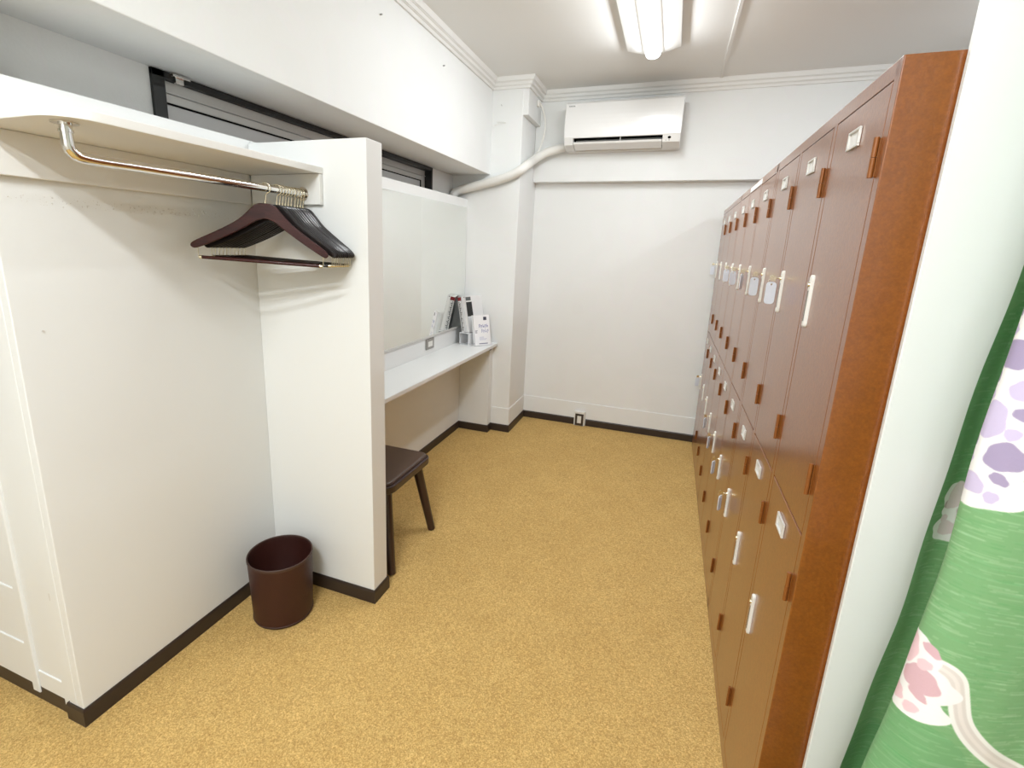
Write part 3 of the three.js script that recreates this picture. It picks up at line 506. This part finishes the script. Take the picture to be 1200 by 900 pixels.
  for (const a of vines) vine(...a);
  for (const a of sprays) spray(...a);
  const t = new THREE.CanvasTexture(cv); t.colorSpace = THREE.SRGBColorSpace; t.anisotropy = 8;
  const cb = layered(512, [2, 6], [0.6, 0.5], 4242), cbt = dataTex(512, i => { const v = 0.5 + cb[i] * 0.5; return [v, v, v]; }, 0.25);
  const c = thing('curtain', 'green cloth curtain painted with white, lilac and pink flower sprays', 'curtain');
  mesh('cloth', g, phys({ map: t, bumpMap: cbt, bumpScale: 0.0004, roughness: 0.9, side: THREE.DoubleSide, transmission: 0.12, thickness: 0, sheen: 0.2, sheenRoughness: 0.6 }), c);
  mesh('curtain_rail', bar([0.12, 1.985, 3.27], [XR - 0.001, 1.985, 3.27], 0.011, 12), MPlastic, c);
  mesh('rail_bracket', span(0.135, 0.155, 1.975, 1.995, ZW1 + 0.0005, 3.27, 0.002), MPlastic, c);
  for (let k = 0; k < 8; k++) { const q = cur.getPointAt((k + 0.3) / 8); const rg = new THREE.TorusGeometry(0.018, 0.0022, 6, 18); rg.rotateY(Math.PI / 2); rg.translate(q.x + 0.06, 1.978, 3.27); mesh('ring', rg, MPlastic, c); }
}
function SPRAYS(L) { return [[0.325, 1.17, 1.47, 0.085, '#a79aba', '#cfc3e2'], [0.31, 0.835, 0.945, 0.10, '#d9b3bd', '#edccd4'], [0.06, 1.03, 1.12, 0.07, '#c7b0b4', '#e3d3d6'], [0.62, 0.5, 0.8, 0.08, '#a79aba', '#cfc3e2'], [0.8, 1.1, 1.5, 0.08, '#d9b3bd', '#edccd4'], [1.0, 0.6, 1.0, 0.09, '#a79aba', '#cfc3e2'], [1.2, 1.1, 1.6, 0.09, '#d9b3bd', '#edccd4'], [0.5, 1.5, 1.85, 0.08, '#d9b3bd', '#edccd4'], [0.3, 0.2, 0.5, 0.08, '#a79aba', '#cfc3e2']]; }
function VINES(L) { return [[[[0.30, 0.905], [0.335, 0.925], [0.365, 0.92], [0.375, 0.885], [0.385, 0.85], [0.41, 0.82], [0.45, 0.79], [0.5, 0.765], [0.55, 0.75], [0.62, 0.75]], 0.026, '#ddd6d2', '#e9e2de'], [[[0.9, 1.0], [0.95, 1.05], [1.0, 1.04], [1.05, 0.98]], 0.03, '#d6cfcb', '#e6ddd9'], [[[0.65, 1.3], [0.7, 1.35], [0.76, 1.33]], 0.03, '#d6cfcb', '#e6ddd9']]; }

// ------------------------------------------------------------------ small fixings
function fixing(name, label, cat, geos, mat, pos) { const m = mesh(name, geos, mat); m.position.set(...pos); return tag(m, label, cat); }
fixing('wall_screw', 'tiny screw head in the lower closet wall', 'screw', [new THREE.CylinderGeometry(0.0025, 0.003, 0.002, 10).rotateZ(Math.PI / 2).translate(0.0018, 0, 0)], MPlate, [XP, 1.218, 3.336]);
fixing('wall_hook', 'bent wire hook in the corner between beam and pillar', 'hook', capTube([[0, 0, 0.001], [0.01, -0.004, 0.03], [0.06, 0.0, 0.04], [0.09, 0.006, 0.03], [0.07, 0.016, 0.012], [0.02, 0.02, 0.012]], 0.0016, 30, 6), MPlastic, [-1.632, 2.345, ZPIL]);
fixing('wall_nail', 'single nail left in the pillar face under the cornice', 'nail', bar([0, 0, 0.0005], [0.006, -0.002, 0.03], 0.0018, 6), MGrey, [-1.585, 2.475, ZPIL]);
fixing('wall_pin', 'lone pin in the white beam face above the divider', 'pin', [new THREE.CylinderGeometry(0.0035, 0.0035, 0.012, 8).rotateZ(Math.PI / 2).translate(0.0065, 0, 0)], MGrey, [XB, 2.472, 1.955]);
fixing('wall_pin', 'lone pin in the white beam face above the mirror', 'pin', [new THREE.CylinderGeometry(0.0035, 0.0035, 0.012, 8).rotateZ(Math.PI / 2).translate(0.0065, 0, 0)], MGrey, [XB, 2.474, 1.292]);

scene.traverse(o => { if (o.isMesh) { o.castShadow = true; o.receiveShadow = true; } });
renderer.render(scene, camera);
